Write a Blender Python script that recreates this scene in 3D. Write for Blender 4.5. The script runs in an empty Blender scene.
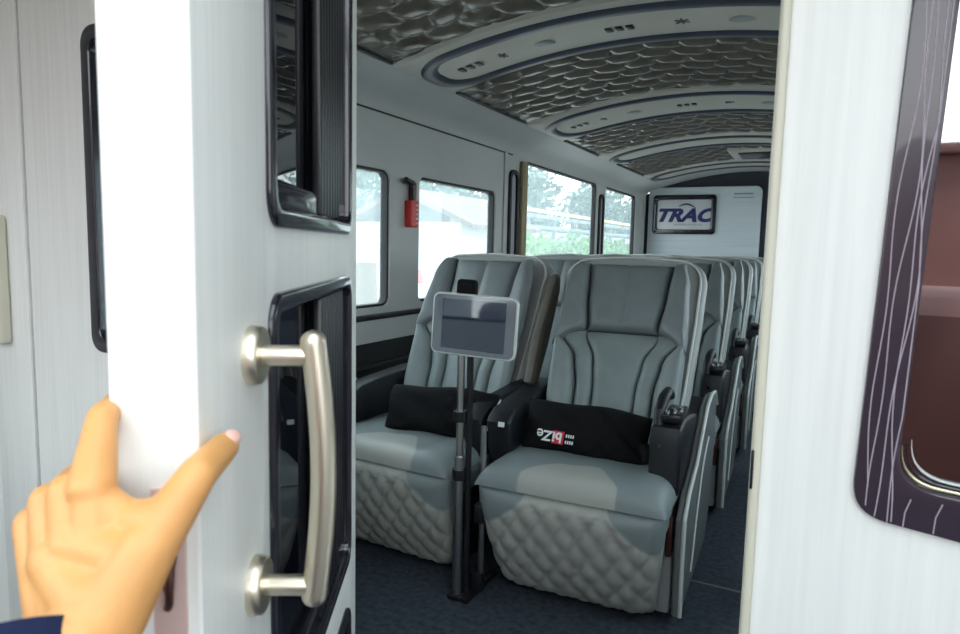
import bpy, bmesh, math, random
from math import sin, cos, pi, sqrt, radians
from mathutils import Vector, Matrix
random.seed(4)
C = bpy.context.scene.collection
S = bpy.context.scene

# ------------------------------------------------------------------ materials
def mat(name, col, rough=.5, metal=0., spec=.5, noise=None, bump=None, coat=0.):
    """noise=(scale vec, dark factor, detail); bump=(scale vec, strength, distance)"""
    m = bpy.data.materials.new(name); m.use_nodes = True
    nt = m.node_tree; b = nt.nodes['Principled BSDF']
    b.inputs['Base Color'].default_value = (*col, 1)
    b.inputs['Roughness'].default_value = rough
    b.inputs['Metallic'].default_value = metal
    b.inputs['Specular IOR Level'].default_value = spec
    b.inputs['Coat Weight'].default_value = coat
    tc = nt.nodes.new('ShaderNodeTexCoord')
    def tex(scale, detail=3):
        mp = nt.nodes.new('ShaderNodeMapping'); mp.inputs['Scale'].default_value = scale
        nt.links.new(tc.outputs['Object'], mp.inputs['Vector'])
        n = nt.nodes.new('ShaderNodeTexNoise'); n.inputs['Scale'].default_value = 1
        n.inputs['Detail'].default_value = detail
        nt.links.new(mp.outputs[0], n.inputs['Vector']); return n
    if noise:
        n = tex(noise[0], noise[2] if len(noise) > 2 else 3)
        r = nt.nodes.new('ShaderNodeValToRGB')
        r.color_ramp.elements[0].position = .32; r.color_ramp.elements[1].position = .62
        r.color_ramp.elements[0].color = (*[c * noise[1] for c in col], 1)
        r.color_ramp.elements[1].color = (*col, 1)
        nt.links.new(n.outputs['Fac'], r.inputs[0]); nt.links.new(r.outputs[0], b.inputs['Base Color'])
    if bump:
        n = tex(bump[0]); bp = nt.nodes.new('ShaderNodeBump')
        bp.inputs['Strength'].default_value = bump[1]; bp.inputs['Distance'].default_value = bump[2]
        nt.links.new(n.outputs['Fac'], bp.inputs['Height']); nt.links.new(bp.outputs[0], b.inputs['Normal'])
    return m

M = {}
M['laminate'] = mat('white_grained_laminate', (.86, .87, .84), .42, noise=((90, 90, 2.2), .94, 4), bump=((120, 120, 2.5), .25, .002))
M['cream'] = mat('cream_plastic', (.66, .64, .52), .5)
M['lining'] = mat('pale_grey_lining', (.54, .545, .54), .65, noise=((3, 3, 3), .94), bump=((300, 300, 300), .15, .001))
M['bandm'] = mat('ceiling_band_plastic', (.50, .475, .43), .5)
M['ringm'] = mat('blue_grey_trim', (.05, .055, .08), .35)
M['weave'] = mat('taupe_embossed_leather', (.12, .103, .085), .24, noise=((9, 9, 9), .75))
M['carpet'] = mat('blue_grey_carpet', (.062, .073, .092), .95, spec=.1, noise=((45, 45, 45), .6, 6), bump=((260, 260, 260), .7, .004))
M['seam'] = mat('floor_seam', (.11, .12, .14), .6)
M['blackp'] = mat('black_plastic', (.012, .012, .015), .32)
M['frame'] = mat('glossy_black_frame', (.014, .013, .022), .16, coat=.4)
M['rubber'] = mat('black_rubber', (.02, .02, .022), .6)
M['darkwall'] = mat('dark_lower_panel', (.012, .012, .013), .6)
M['rearblack'] = mat('navy_black_trim', (.018, .02, .032), .6)
M['leather'] = mat('grey_green_leather', (.225, .262, .266), .42, noise=((14, 14, 14), .9), bump=((420, 420, 420), .18, .001))
M['leather2'] = mat('darker_grey_leather', (.175, .20, .208), .42, noise=((14, 14, 14), .9), bump=((420, 420, 420), .18, .001))
M['quilt'] = mat('pale_beige_quilted_leather', (.40, .405, .365), .5, noise=((14, 14, 14), .92), bump=((420, 420, 420), .15, .001))
M['shell'] = mat('grey_seat_shell', (.32, .335, .33), .45)
M['sidegrey'] = mat('dark_grey_side_shell', (.15, .16, .162), .5)
M['trimlight'] = mat('light_edge_trim', (.60, .62, .60), .35)
M['blackleather'] = mat('black_leather', (.008, .009, .013), .48, bump=((90, 90, 90), .2, .002))
M['taupe'] = mat('taupe_leather', (.12, .105, .085), .5)
M['bag'] = mat('black_fabric', (.006, .006, .007), .85, spec=.2, bump=((40, 40, 40), .5, .006))
M['nickel'] = mat('brushed_champagne_nickel', (.78, .71, .58), .36, 1.0, bump=((600, 600, 30), .1, .0005))
M['chrome'] = mat('chrome', (.8, .8, .8), .12, 1.0)
M['alu'] = mat('silver_tube', (.55, .53, .52), .3, 1.0)
M['rearpanel'] = mat('pale_brushed_panel', (.62, .68, .72), .45, noise=((1, 1, 60), .9))
M['logoplate'] = mat('silver_logo_plate', (.55, .56, .58), .35, .3)
M['navy'] = mat('navy_print', (.012, .013, .12), .5)
M['greyprint'] = mat('grey_print', (.30, .33, .36), .5)
M['white'] = mat('white_print', (.8, .8, .8), .6)
M['red'] = mat('red_plastic', (.62, .025, .02), .4)
M['redprint'] = mat('red_print', (.60, .02, .03), .6)
M['darkred'] = mat('dark_red_plastic', (.22, .01, .015), .4)
M['tan'] = mat('tan_curtain', (.38, .31, .20), .8, noise=((30, 30, 2), .7))
M['lilac'] = mat('lilac_grey_inset', (.36, .35, .40), .4)
M['navyfab'] = mat('navy_fabric', (.012, .018, .05), .9, spec=.15, bump=((500, 500, 500), .6, .002))
M['purpleframe'] = mat('plum_black_film', (.040, .030, .044), .22, coat=.5)
M['wavyline'] = mat('pale_wavy_line', (.42, .36, .42), .4)
M['gold'] = mat('pale_gold_bead', (.62, .58, .40), .2, .6)  # gold colour stands for the reflection on the frame's inner bevel
M['key'] = mat('dark_brown_metal', (.10, .035, .03), .4, .5)
M['edgepink'] = mat('lock_plate', (.62, .45, .42), .4)
M['ground'] = mat('dusty_ground', (.42, .38, .33), .9, noise=((.6, .6, .6), .7))
M['bark'] = mat('bark', (.16, .11, .07), .9)
M['leafA'] = mat('pale_green_leaves', (.05, .11, .065), .6)
M['leafB'] = mat('bright_green_leaves', (.10, .27, .02), .6)
M['plaster'] = mat('white_plaster', (.50, .50, .51), .8)
M['rooftile'] = mat('brown_roof', (.13, .085, .06), .8, noise=((3, 3, 3), .7))
M['rail'] = mat('grey_rail', (.17, .18, .21), .6)
M['yellowp'] = mat('yellow_paint', (.75, .6, .2), .6)
M['maroon'] = mat('maroon_render', (.11, .038, .034), .8, noise=((.35, .35, .35), .5))
# skin
m = mat('skin', (.68, .34, .115), .48, noise=((22, 22, 22), .88), bump=((320, 320, 320), .25, .0012)); M['skin'] = m
b = m.node_tree.nodes['Principled BSDF']; b.inputs['Subsurface Weight'].default_value = .15
b.inputs['Subsurface Radius'].default_value = (1, .35, .15); b.inputs['Subsurface Scale'].default_value = .008
M['nail'] = mat('fingernail', (.78, .46, .38), .3)

def glass(name, tint, gloss, haze):
    m = bpy.data.materials.new(name); m.use_nodes = True; nt = m.node_tree; nt.nodes.clear()
    out = nt.nodes.new('ShaderNodeOutputMaterial'); t = nt.nodes.new('ShaderNodeBsdfTransparent'); t.inputs[0].default_value = (*tint, 1)
    tr = nt.nodes.new('ShaderNodeBsdfTranslucent'); tr.inputs[0].default_value = (.75, .9, .95, 1)
    g = nt.nodes.new('ShaderNodeBsdfGlossy'); g.inputs['Roughness'].default_value = .02
    m1 = nt.nodes.new('ShaderNodeMixShader'); m1.inputs[0].default_value = haze
    nt.links.new(t.outputs[0], m1.inputs[1]); nt.links.new(tr.outputs[0], m1.inputs[2])
    lw = nt.nodes.new('ShaderNodeLayerWeight'); lw.inputs[0].default_value = .5
    fr = nt.nodes.new('ShaderNodeMath'); fr.operation = 'POWER'; fr.inputs[1].default_value = 5; nt.links.new(lw.outputs['Facing'], fr.inputs[0])
    ad = nt.nodes.new('ShaderNodeMath'); ad.operation = 'ADD'; ad.use_clamp = True; ad.inputs[1].default_value = gloss + .03
    nt.links.new(fr.outputs[0], ad.inputs[0])
    m2 = nt.nodes.new('ShaderNodeMixShader'); nt.links.new(ad.outputs[0], m2.inputs[0])
    nt.links.new(m1.outputs[0], m2.inputs[1]); nt.links.new(g.outputs[0], m2.inputs[2])
    nt.links.new(m2.outputs[0], out.inputs[0]); return m
M['hazeglass'] = glass('flare_haze_glass', (.93, .98, .99), .0, .16)  # pale translucent share stands for flare washing out the view
M['darkglass'] = glass('dark_tinted_glass', (.05, .055, .08), .10, .03)
M['mirrorglass'] = glass('reflective_tinted_glass', (.08, .05, .06), .55, .02)
def twotone(name, ca, cb):
    m = mat(name, ca, .45, bump=((420, 420, 420), .18, .001)); nt = m.node_tree
    at = nt.nodes.new('ShaderNodeAttribute'); at.attribute_name = 'mask'
    gt = nt.nodes.new('ShaderNodeMapRange'); gt.inputs[1].default_value = -.004; gt.inputs[2].default_value = .004
    nt.links.new(at.outputs['Fac'], gt.inputs[0])
    mx = nt.nodes.new('ShaderNodeMix'); mx.data_type = 'RGBA'; mx.inputs[6].default_value = (*ca, 1); mx.inputs[7].default_value = (*cb, 1)
    nt.links.new(gt.outputs[0], mx.inputs[0]); nt.links.new(mx.outputs[2], nt.nodes['Principled BSDF'].inputs['Base Color']); return m
M['twotone'] = twotone('two_tone_leather', (.235, .272, .275), (.41, .41, .375))
def mask(o, fn):
    a = o.data.attributes.new('mask', 'FLOAT', 'POINT')
    for i, v in enumerate(o.data.vertices): a.data[i].value = fn(v.co)
M['screen'] = mat('tablet_screen', (.022, .032, .065), .05, spec=1.0, coat=1.0)
M['screenborder'] = mat('tablet_border', (.17, .19, .22), .08, spec=1.0, coat=1.0)

# ------------------------------------------------------------------ helpers
def finish(name, me, material, parent=None, smooth=True, angle=38):
    o = bpy.data.objects.new(name, me); C.objects.link(o)
    mats = material if isinstance(material, (list, tuple)) else [material]
    if not me.materials:
        for q in mats: me.materials.append(q)
    if smooth and len(me.polygons):
        me.polygons.foreach_set('use_smooth', [True] * len(me.polygons)); me.set_sharp_from_angle(angle=radians(angle))
    if parent: o.parent = parent
    return o

def obj(name, bm, material, parent=None, smooth=True, angle=38, recalc=True):
    if recalc: bmesh.ops.recalc_face_normals(bm, faces=bm.faces)
    me = bpy.data.meshes.new(name); bm.to_mesh(me); bm.free()
    return finish(name, me, material, parent, smooth, angle)

def tag(o, label=None, cat=None, group=None, kind=None):
    if label: o['label'] = label
    if cat: o['category'] = cat
    if group: o['group'] = group
    if kind: o['kind'] = kind
    return o

def empty(name, loc=(0, 0, 0), rz=0., label=None, cat=None, group=None, kind=None):
    o = bpy.data.objects.new(name, None); C.objects.link(o); o.empty_display_size = .1
    o.location = loc; o.rotation_euler = (0, 0, rz)
    return tag(o, label, cat, group, kind)

def rbox(bm, c, s, bev=.005, seg=2, rot=None):
    r = bmesh.ops.create_cube(bm, size=1); vs = r['verts']
    bmesh.ops.scale(bm, vec=s, verts=vs)
    if bev:
        es = list({e for v in vs for e in v.link_edges})
        rr_ = bmesh.ops.bevel(bm, geom=es, offset=min(bev, min(s) * .49), segments=seg, affect='EDGES', profile=.5)
        vs = list({v for v in rr_['verts']} | {v for v in vs if v.is_valid})
    if rot is not None: bmesh.ops.rotate(bm, cent=(0, 0, 0), matrix=rot, verts=vs)
    bmesh.ops.translate(bm, vec=c, verts=vs)

def BOX(name, c, s, m, parent=None, bev=.005, seg=2, rot=None):
    bm = bmesh.new(); rbox(bm, c, s, bev, seg, rot); return obj(name, bm, m, parent)

def tube(bm, pts, rad, n=16, cap=True):
    """sweep a circle along pts; rad may be a list"""
    pts = [Vector(p) for p in pts]; L = len(pts)
    rads = rad if isinstance(rad, (list, tuple)) else [rad] * L
    up = Vector((0, 0, 1)); rings = []; prev = None
    for i, p in enumerate(pts):
        t = (pts[min(i + 1, L - 1)] - pts[max(i - 1, 0)]).normalized()
        if prev is None:
            a = t.cross(up);
            if a.length < .05: a = t.cross(Vector((1, 0, 0)))
        else: a = prev - t * prev.dot(t)
        a.normalize(); b_ = t.cross(a).normalized(); prev = a
        rings.append([bm.verts.new(p + (a * cos(2 * pi * k / n) + b_ * sin(2 * pi * k / n)) * rads[i]) for k in range(n)])
    for i in range(L - 1):
        for k in range(n):
            bm.faces.new((rings[i][k], rings[i][(k + 1) % n], rings[i + 1][(k + 1) % n], rings[i + 1][k]))
    if cap: bm.faces.new(rings[0][::-1]); bm.faces.new(rings[-1])

def TUBE(name, pts, rad, m, parent=None, n=16):
    bm = bmesh.new(); tube(bm, pts, rad, n); return obj(name, bm, m, parent)

def rr(x0, x1, z0, z1, r, n=6):
    out = []
    for (cx, cz, a0) in ((x1 - r, z1 - r, 0), (x0 + r, z1 - r, 90), (x0 + r, z0 + r, 180), (x1 - r, z0 + r, 270)):
        for k in range(n + 1):
            a = radians(a0 + 90 * k / n); out.append((cx + r * cos(a), cz + r * sin(a)))
    return out

def PLATE(name, loops, t0, t1, axes, m, parent=None, bev=0., smooth=True):
    """filled outline with holes in a plane, from depth t0 to t1; axes maps (u, v, depth)"""
    cu = bpy.data.curves.new(name, 'CURVE'); cu.dimensions = '2D'; cu.fill_mode = 'BOTH'
    cu.extrude = max(0., abs(t1 - t0) / 2 - bev); cu.bevel_depth = bev; cu.bevel_resolution = 2; cu.offset = -bev
    for lp in loops:
        sp = cu.splines.new('POLY'); sp.points.add(len(lp) - 1); sp.use_cyclic_u = True
        for q, p in zip(sp.points, lp): q.co = (p[0], p[1], 0, 1)
    o = bpy.data.objects.new('tmp', cu); C.objects.link(o)
    dg = bpy.context.evaluated_depsgraph_get(); me = bpy.data.meshes.new_from_object(o.evaluated_get(dg))
    bpy.data.objects.remove(o); bpy.data.curves.remove(cu)
    mid = (t0 + t1) / 2
    for v in me.vertices: v.co = axes(v.co.x, v.co.y, v.co.z + mid)
    me.name = name; bm = bmesh.new(); bm.from_mesh(me); bpy.data.meshes.remove(me)
    bmesh.ops.remove_doubles(bm, verts=bm.verts, dist=1e-5)
    return obj(name, bm, m, parent, smooth, 30)

XZ = lambda u, v, d: (u, d, v)       # depth along y
YZ = lambda u, v, d: (d, u, v)       # depth along x
XY = lambda u, v, d: (u, v, d)

def TEXT(name, body, size, m, parent=None, shear=0., bold=0., ext=.001, xf=None):
    cu = bpy.data.curves.new(name, 'FONT'); cu.body = body; cu.size = size; cu.shear = shear
    cu.offset = bold; cu.extrude = ext; cu.align_x = 'CENTER'; cu.align_y = 'CENTER'
    o = bpy.data.objects.new('tmp', cu); C.objects.link(o)
    dg = bpy.context.evaluated_depsgraph_get(); me = bpy.data.meshes.new_from_object(o.evaluated_get(dg))
    bpy.data.objects.remove(o); bpy.data.curves.remove(cu); me.name = name
    if xf: me.transform(xf)
    me.materials.clear()
    return finish(name, me, m, parent, smooth=False)

def copy_tree(o, parent=None):
    c = o.copy(); C.objects.link(c); c.parent = parent
    for ch in list(o.children): copy_tree(ch, c)
    return c

def lerp_tab(tab, v):
    if v <= tab[0][0]: return tab[0][1]
    for (a, x), (b_, y) in zip(tab, tab[1:]):
        if v <= b_:
            t = (v - a) / (b_ - a); t = t * t * (3 - 2 * t); return x + (y - x) * t
    return tab[-1][1]

# ------------------------------------------------------------------ room shell (bus)
XL, XR, YP, YR = -1.90, .50, .97, 8.0        # left / right wall, partition, rear wall
CX = -.70
def arcz(x): return 2.10 - .155 * (x - CX) ** 2

def cove(sgn):   # cross-section points from wall crease to ceiling edge
    return [(1.20, 1.83), (1.195, 1.85), (1.17, 1.885), (1.12, 1.915), (1.05, 1.94), (.96, 1.965)]

floor = PLATE('floor', [[(-1.98, -1.0), (.75, -1.0), (.75, YR), (-1.98, YR)]], -.04, 0, XY, M['carpet'], smooth=False); tag(floor, kind='structure')
BOX('floor_seam', (-.20, 2.42, .0015), (.5, .012, .003), M['seam'], floor, .001)

# left wall with window holes
w1 = [(1.25, 2.73), (2.99, 3.92)]; w2 = [(4.39, 6.10), (6.36, 7.58)]
holesL = [rr(a, b_, .90, 1.565, .045) for a, b_ in w1] + [rr(a, b_, .90, 1.82, .05) for a, b_ in w2]
wl = PLATE('wall_left', [[(1.01, 0), (YR, 0), (YR, 1.83), (1.01, 1.83)]] + holesL, XL - .06, XL, YZ, M['lining'], smooth=False); tag(wl, kind='structure')
PLATE('lower_panel', [[(1.01, .0), (YR, .0), (YR, .73), (1.01, .73)]], XL, XL + .012, YZ, M['darkwall'], wl, smooth=False)
BOX('ledge_strip', (XL + .022, 4.5, .625), (.028, 7.0, .02), M['rubber'], wl, .006)
BOX('window_sill_strip', (XL + .008, 4.5, .855), (.016, 7.0, .028), M['blackp'], wl, .005)
# crease bead and arched pillar
BOX('crease_bead', (XL + .004, 2.6, 1.828), (.010, 3.1, .008), M['rubber'], wl, .003)
PLATE('arch_pillar', [[(4.02, .9), (4.06, .9), (4.06, 1.83), (4.02, 1.83)]], XL, XL + .012, YZ, M['lining'], wl, bev=.004)
for nm, a in (('pillar_slot', 4.10), ('pillar_slot', 6.14)):
    f = PLATE(nm, [rr(a, a + .14, 1.0, 1.73, .055), rr(a + .025, a + .115, 1.03, 1.70, .04)], XL, XL + .02, YZ, M['rubber'], wl, bev=.004)
    PLATE('slot_inset', [rr(a + .025, a + .115, 1.03, 1.70, .04)], XL, XL + .004, YZ, M['lilac'], f)
n = 0
for (a, b_), top in [(q, 1.565) for q in w1] + [(q, 1.82) for q in w2]:
    n += 1
    fr = PLATE('window_%d' % n, [rr(a + .001, b_ - .001, .901, top - .001, .05), rr(a + .014, b_ - .014, .914, top - .014, .035)], XL - .058, XL - .012, YZ, M['rubber'], bev=.003); tag(fr, kind='structure')
    PLATE('pane', [rr(a + .01, b_ - .01, .91, top - .01, .035)], XL - .052, XL - .048, YZ, M['hazeglass'], fr)
# right wall mirrored, plain, with windows that let daylight in
holesR = [rr(a, b_, .90, tp, .05) for (a, b_), tp in [(w1[0], 1.565), (w1[1], 1.565), (w2[0], 1.82), (w2[1], 1.82)]]
wr = PLATE('wall_right', [[(1.01, 0), (YR, 0), (YR, 1.83), (1.01, 1.83)]] + holesR, XR, XR + .06, YZ, M['lining'], smooth=False); tag(wr, kind='structure')
for (a, b_), top in [(q, 1.565) for q in w1] + [(q, 1.82) for q in w2]:
    n += 1
    fr = PLATE('window_%d' % n, [rr(a + .001, b_ - .001, .901, top - .001, .05), rr(a + .014, b_ - .014, .914, top - .014, .035)], XR + .012, XR + .058, YZ, M['rubber'], bev=.003); tag(fr, kind='structure')
    PLATE('pane', [rr(a + .01, b_ - .01, .91, top - .01, .035)], XR + .048, XR + .052, YZ, M['hazeglass'], fr)

# ceiling skin: cove + arch in one sweep
bm = bmesh.new()
sec = [(CX - dx, z) for dx, z in cove(-1)]
N = 28
sec += [(CX - .96 + 1.92 * k / N, arcz(CX - .96 + 1.92 * k / N) + .005) for k in range(1, N)]
sec += [(CX + dx, z) for dx, z in reversed(cove(1))]
rows = []
for y in (1.01, YR):
    rows.append(([bm.verts.new((x, y, z)) for x, z in sec], [bm.verts.new((CX + (x - CX) * 1.04, y, z + .06)) for x, z in sec]))
for (a0, o0), (a1, o1) in [(rows[0], rows[1])]:
    K = len(sec)
    for k in range(K - 1):
        bm.faces.new((a0[k], a0[k + 1], a1[k + 1], a1[k])); bm.faces.new((o0[k], o1[k], o1[k + 1], o0[k + 1]))
        bm.faces.new((a0[k], o0[k], o0[k + 1], a0[k + 1])); bm.faces.new((a1[k], a1[k + 1], o1[k + 1], o1[k]))
    for k in (0, K - 1): bm.faces.new((a0[k], a1[k], o1[k], o0[k]))
ceiling = obj('ceiling', bm, M['lining'], angle=25); tag(ceiling, kind='structure')

EX = .94   # half width of panels / bands
def ceiling_panel(y0, y1):
    # leather panel embossed in a basket weave, following the arch
    cw, cl = .150, (y1 - y0) / round((y1 - y0) / .125)
    bm = bmesh.new(); nx = int(2 * EX / .0125); ny = int((y1 - y0) / .0125); g = []
    for j in range(ny + 1):
        y = y0 + (y1 - y0) * j / ny; row = []
        for i in range(nx + 1):
            x = CX - EX + 2 * EX * i / nx
            a = (x - CX + EX) / cw; r = (y - y0) / cl + .12 * sin(a * 2.3)
            cj = int(max(r, 0)); a2 = a + .5 * (cj % 2) + .08 * sin(r * 3); fa, fr_ = a2 - int(a2), r - cj
            h = (1 - abs(2 * fa - 1) ** 5) * (1 - abs(2 * fr_ - 1) ** 3) * (.55 + .45 * sin(pi * (fr_ * .8 + .1))) + .25 * fa
            e = min(1, (x - CX + EX) / .10, (CX + EX - x) / .10)
            h *= .018 * max(0, e)
            row.append(bm.verts.new((x, y, arcz(x) - .004 - h)))
        g.append(row)
    for j in range(ny):
        for i in range(nx): bm.faces.new((g[j][i], g[j][i + 1], g[j + 1][i + 1], g[j + 1][i]))
    p = obj('ceiling_panel', bm, M['weave'], ceiling, angle=80)
    bm = bmesh.new()       # dark border
    for sx in (-1, 1):
        x = CX + sx * (EX + .004); rbox(bm, (x, (y0 + y1) / 2, arcz(x) - .008), (.016, y1 - y0, .012), .003)
    obj('border', bm, M['blackp'], p)
    return p

def ring(path, w, h, fmap, bm):
    """rectangular bead along a closed 2-D path"""
    K = len(path); vs = []
    for k in range(K):
        p0, p1, p2 = Vector(path[k - 1]), Vector(path[k]), Vector(path[(k + 1) % K])
        t = (p2 - p0).normalized(); nn = Vector((t.y, -t.x))
        a, b_ = p1 + nn * w / 2, p1 - nn * w / 2; a2, b2 = p1 + nn * w * .3, p1 - nn * w * .3
        vs.append([bm.verts.new(fmap(a.x, a.y, 0)), bm.verts.new(fmap(a2.x, a2.y, h)), bm.verts.new(fmap(b2.x, b2.y, h)), bm.verts.new(fmap(b_.x, b_.y, 0))])
    for k in range(K):
        q, r = vs[k], vs[(k + 1) % K]
        for j in range(3): bm.faces.new((q[j], r[j], r[j + 1], q[j + 1]))
        bm.faces.new((q[3], r[3], r[0], q[0]))

def dense(path, step=.04):
    out = []
    for k in range(len(path)):
        a, b_ = Vector(path[k]), Vector(path[(k + 1) % len(path)]); m_ = max(1, int((b_ - a).length / step))
        for j in range(m_): out.append(tuple(a.lerp(b_, j / m_)))
    return out

def band(y0, y1, fittings=True, drop=.030):
    bm = bmesh.new(); prof = [(y0, 0), (y0 + .01, .6), (y0 + .04, 1), (y1 - .04, 1), (y1 - .01, .6), (y1, 0)]
    nx = 48; g = []
    for i in range(nx + 1):
        x = CX - EX - .02 + 2 * (EX + .02) * i / nx; e = min(1, (nx / 2 - abs(i - nx / 2)) / 3 + .15)
        g.append([bm.verts.new((x, y, arcz(x) - .001 - drop * d * e)) for y, d in prof])
    for i in range(nx):
        for j in range(len(prof) - 1): bm.faces.new((g[i][j], g[i][j + 1], g[i + 1][j + 1], g[i + 1][j]))
    p = obj('ceiling_band', bm, M['bandm'], ceiling)
    bm = bmesh.new(); yy0, yy1 = y0 + .075, y1 - .085
    r_ = (yy1 - yy0) / 2 * .85
    ring(dense(rr(CX - .885, CX + .885, yy0, yy1, r_, 8)), .075, .010, lambda x, y, h: (x, y, arcz(x) - .001 - drop - h), bm)
    obj('trim_ring', bm, M['ringm'], p)
    ym = (y0 + y1) / 2
    if fittings:
        for k, x in enumerate((-1.42, -.76, -.10)):
            bm = bmesh.new()
            for dx in (-.042, 0, .042): rbox(bm, (x + dx, ym, arcz(x + dx) - drop - .003), (.030, .046, .010), .010)
            obj('air_vent', bm, M['blackp'], p)
        for x in (-1.08, -.30):
            bm = bmesh.new(); bmesh.ops.create_uvsphere(bm, u_segments=20, v_segments=8, radius=1)
            bmesh.ops.scale(bm, vec=(.055, .035, .008), verts=bm.verts); bmesh.ops.translate(bm, vec=(x, ym, arcz(x) - drop - .001), verts=bm.verts)
            obj('reading_lamp', bm, M['shell'], p)
        for x in (-1.27, -.52):
            bm = bmesh.new()
            for a in (-35, 35, 90): rbox(bm, (x, ym, arcz(x) - drop - .002), (.06, .008, .004), .001, 1, Matrix.Rotation(radians(a), 3, 'Z'))
            obj('call_icon', bm, M['ringm'], p)
    return p
ceiling_panel(1.05, 2.36); band(2.38, 2.90); ceiling_panel(2.92, 3.78); band(3.80, 4.45); ceiling_panel(4.47, 5.26)
band(5.28, 5.80, False); ceiling_panel(5.82, 6.78); band(6.80, 7.30, False)
hat = BOX('ceiling_hatch', (-.50, 6.3, arcz(-.5) - .025), (.52, .56, .03), M['bandm'], ceiling, .01)
BOX('hatch_screen', (-.50, 6.3, arcz(-.5) - .045), (.36, .36, .016), M['blackp'], hat, .004)

# rear wall
rw = PLATE('wall_rear', [[(x, z) for x, z in [(XL - .05, 0), (XR + .05, 0), (XR + .05, 1.83)] + [(CX - .96 + 1.92 * k / 12, arcz(CX - .96 + 1.92 * k / 12) + .05) for k in range(12, -1, -1)] + [(XL - .05, 1.83)]]], YR, YR + .06, XZ, M['rearblack'], smooth=False); tag(rw, kind='structure')
rp = PLATE('rear_panel', [rr(-1.85, -.61, .9, 1.945, .07)], YR - .035, YR, XZ, M['rearpanel'], rw, bev=.01)
BOX('embossed_mark', (-.80, YR - .037, 1.86), (.20, .004, .02), M['greyprint'], rp, .001)
BOX('embossed_mark', (-.80, YR - .037, 1.82), (.22, .004, .012), M['greyprint'], rp, .001)
tr = BOX('trim_rear', (-1.895, 7.93, 1.4), (.02, .10, 1.0), M['lining'], rw, .01)
# sign
sg = empty('logo_sign', (-1.435, YR - .045, 1.63), 0, 'silver sign with navy TRAC lettering in a black frame on the rear panel', 'sign')
PLATE('frame', [rr(-.355, .355, -.225, .225, .04), rr(-.30, .30, -.17, .17, .02)], -.02, .01, XZ, M['frame'], sg, bev=.008)
PLATE('plate', [rr(-.31, .31, -.18, .18, .02)], -.002, .008, XZ, M['logoplate'], sg)
XF = Matrix.Translation((-.01, -.006, -.015)) @ Matrix.Rotation(pi / 2, 4, 'X') @ Matrix.Diagonal((1.22, 1, 1, 1))
TEXT('lettering', 'TRAC', .20, M['navy'], sg, .35, .010, .002, XF)
bm = bmesh.new(); pts = [(-.06 + .19 * k / 14, -.006, .065 + .055 * sin(pi * (.15 + .8 * k / 14))) for k in range(15)]
tube(bm, pts, [.003 + .007 * sin(pi * k / 14) for k in range(15)], 8); obj('swoosh', bm, M['navy'], sg)
bm = bmesh.new()
for k in range(17): rbox(bm, (-.10 + k * .019, -.004, -.115), (.011, .004, .018 if k % 3 else .024), 0)
obj('small_print', bm, M['greyprint'], sg)

# ------------------------------------------------------------------ partition
door_hole = [(-.80, .02), (-.067, .02), (-.067, 1.93), (-.80, 1.93)]
outer = [(-2.06, 0), (.755, 0), (.755, 2.06), (-2.06, 2.06)]
def rpoly(cs, r, n=8):      # polygon with rounded corners
    out = []
    for k in range(len(cs)):
        p0, p1, p2 = Vector(cs[k - 1]), Vector(cs[k]), Vector(cs[(k + 1) % len(cs)])
        a, b_ = p1 + (p0 - p1).normalized() * r, p1 + (p2 - p1).normalized() * r
        for q in range(n + 1):
            t = q / n; out.append(tuple(a * (1 - t) ** 2 + p1 * 2 * t * (1 - t) + b_ * t * t))
    return out
RWIN = rpoly([(.092, 1.95), (.057, .866), (.66, .80), (.66, 1.95)], .045)
def inset(d): return rpoly([(.134 + d, 1.90 - d), (.101 + d, .909 + d), (.61 - d, .870 + d), (.61 - d, 1.90 - d)], .045)
LWIN = rr(-1.517, -.86, .935, 1.675, .04)
wf = PLATE('wall_front', [outer, door_hole, rr(.09, .63, .88, 1.92, .03), rr(-1.50, -.885, .95, 1.67, .03)], YP, YP + .04, XZ, M['laminate'], smooth=False); tag(wf, kind='structure')
# jamb trim (cream) round the opening
for nm, x in (('jamb_trim', -.0665),):
    BOX(nm, (x + (.007 if x > -.5 else -.008), YP + .016, .98), (.013, .056, 1.93), M['cream'], wf, .005, 3)
BOX('latch_slot', (-.0635, YP - .014, .905), (.004, .004, .055), M['blackp'], wf, .0015)
BOX('panel_seam', (-1.775, YP - .001, 1.03), (.004, .004, 2.02), M['lining'], wf, .001)
BOX('panel_strip', (-1.86, YP - .004, 1.03), (.165, .008, 2.02), M['laminate'], wf, .003)
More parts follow.
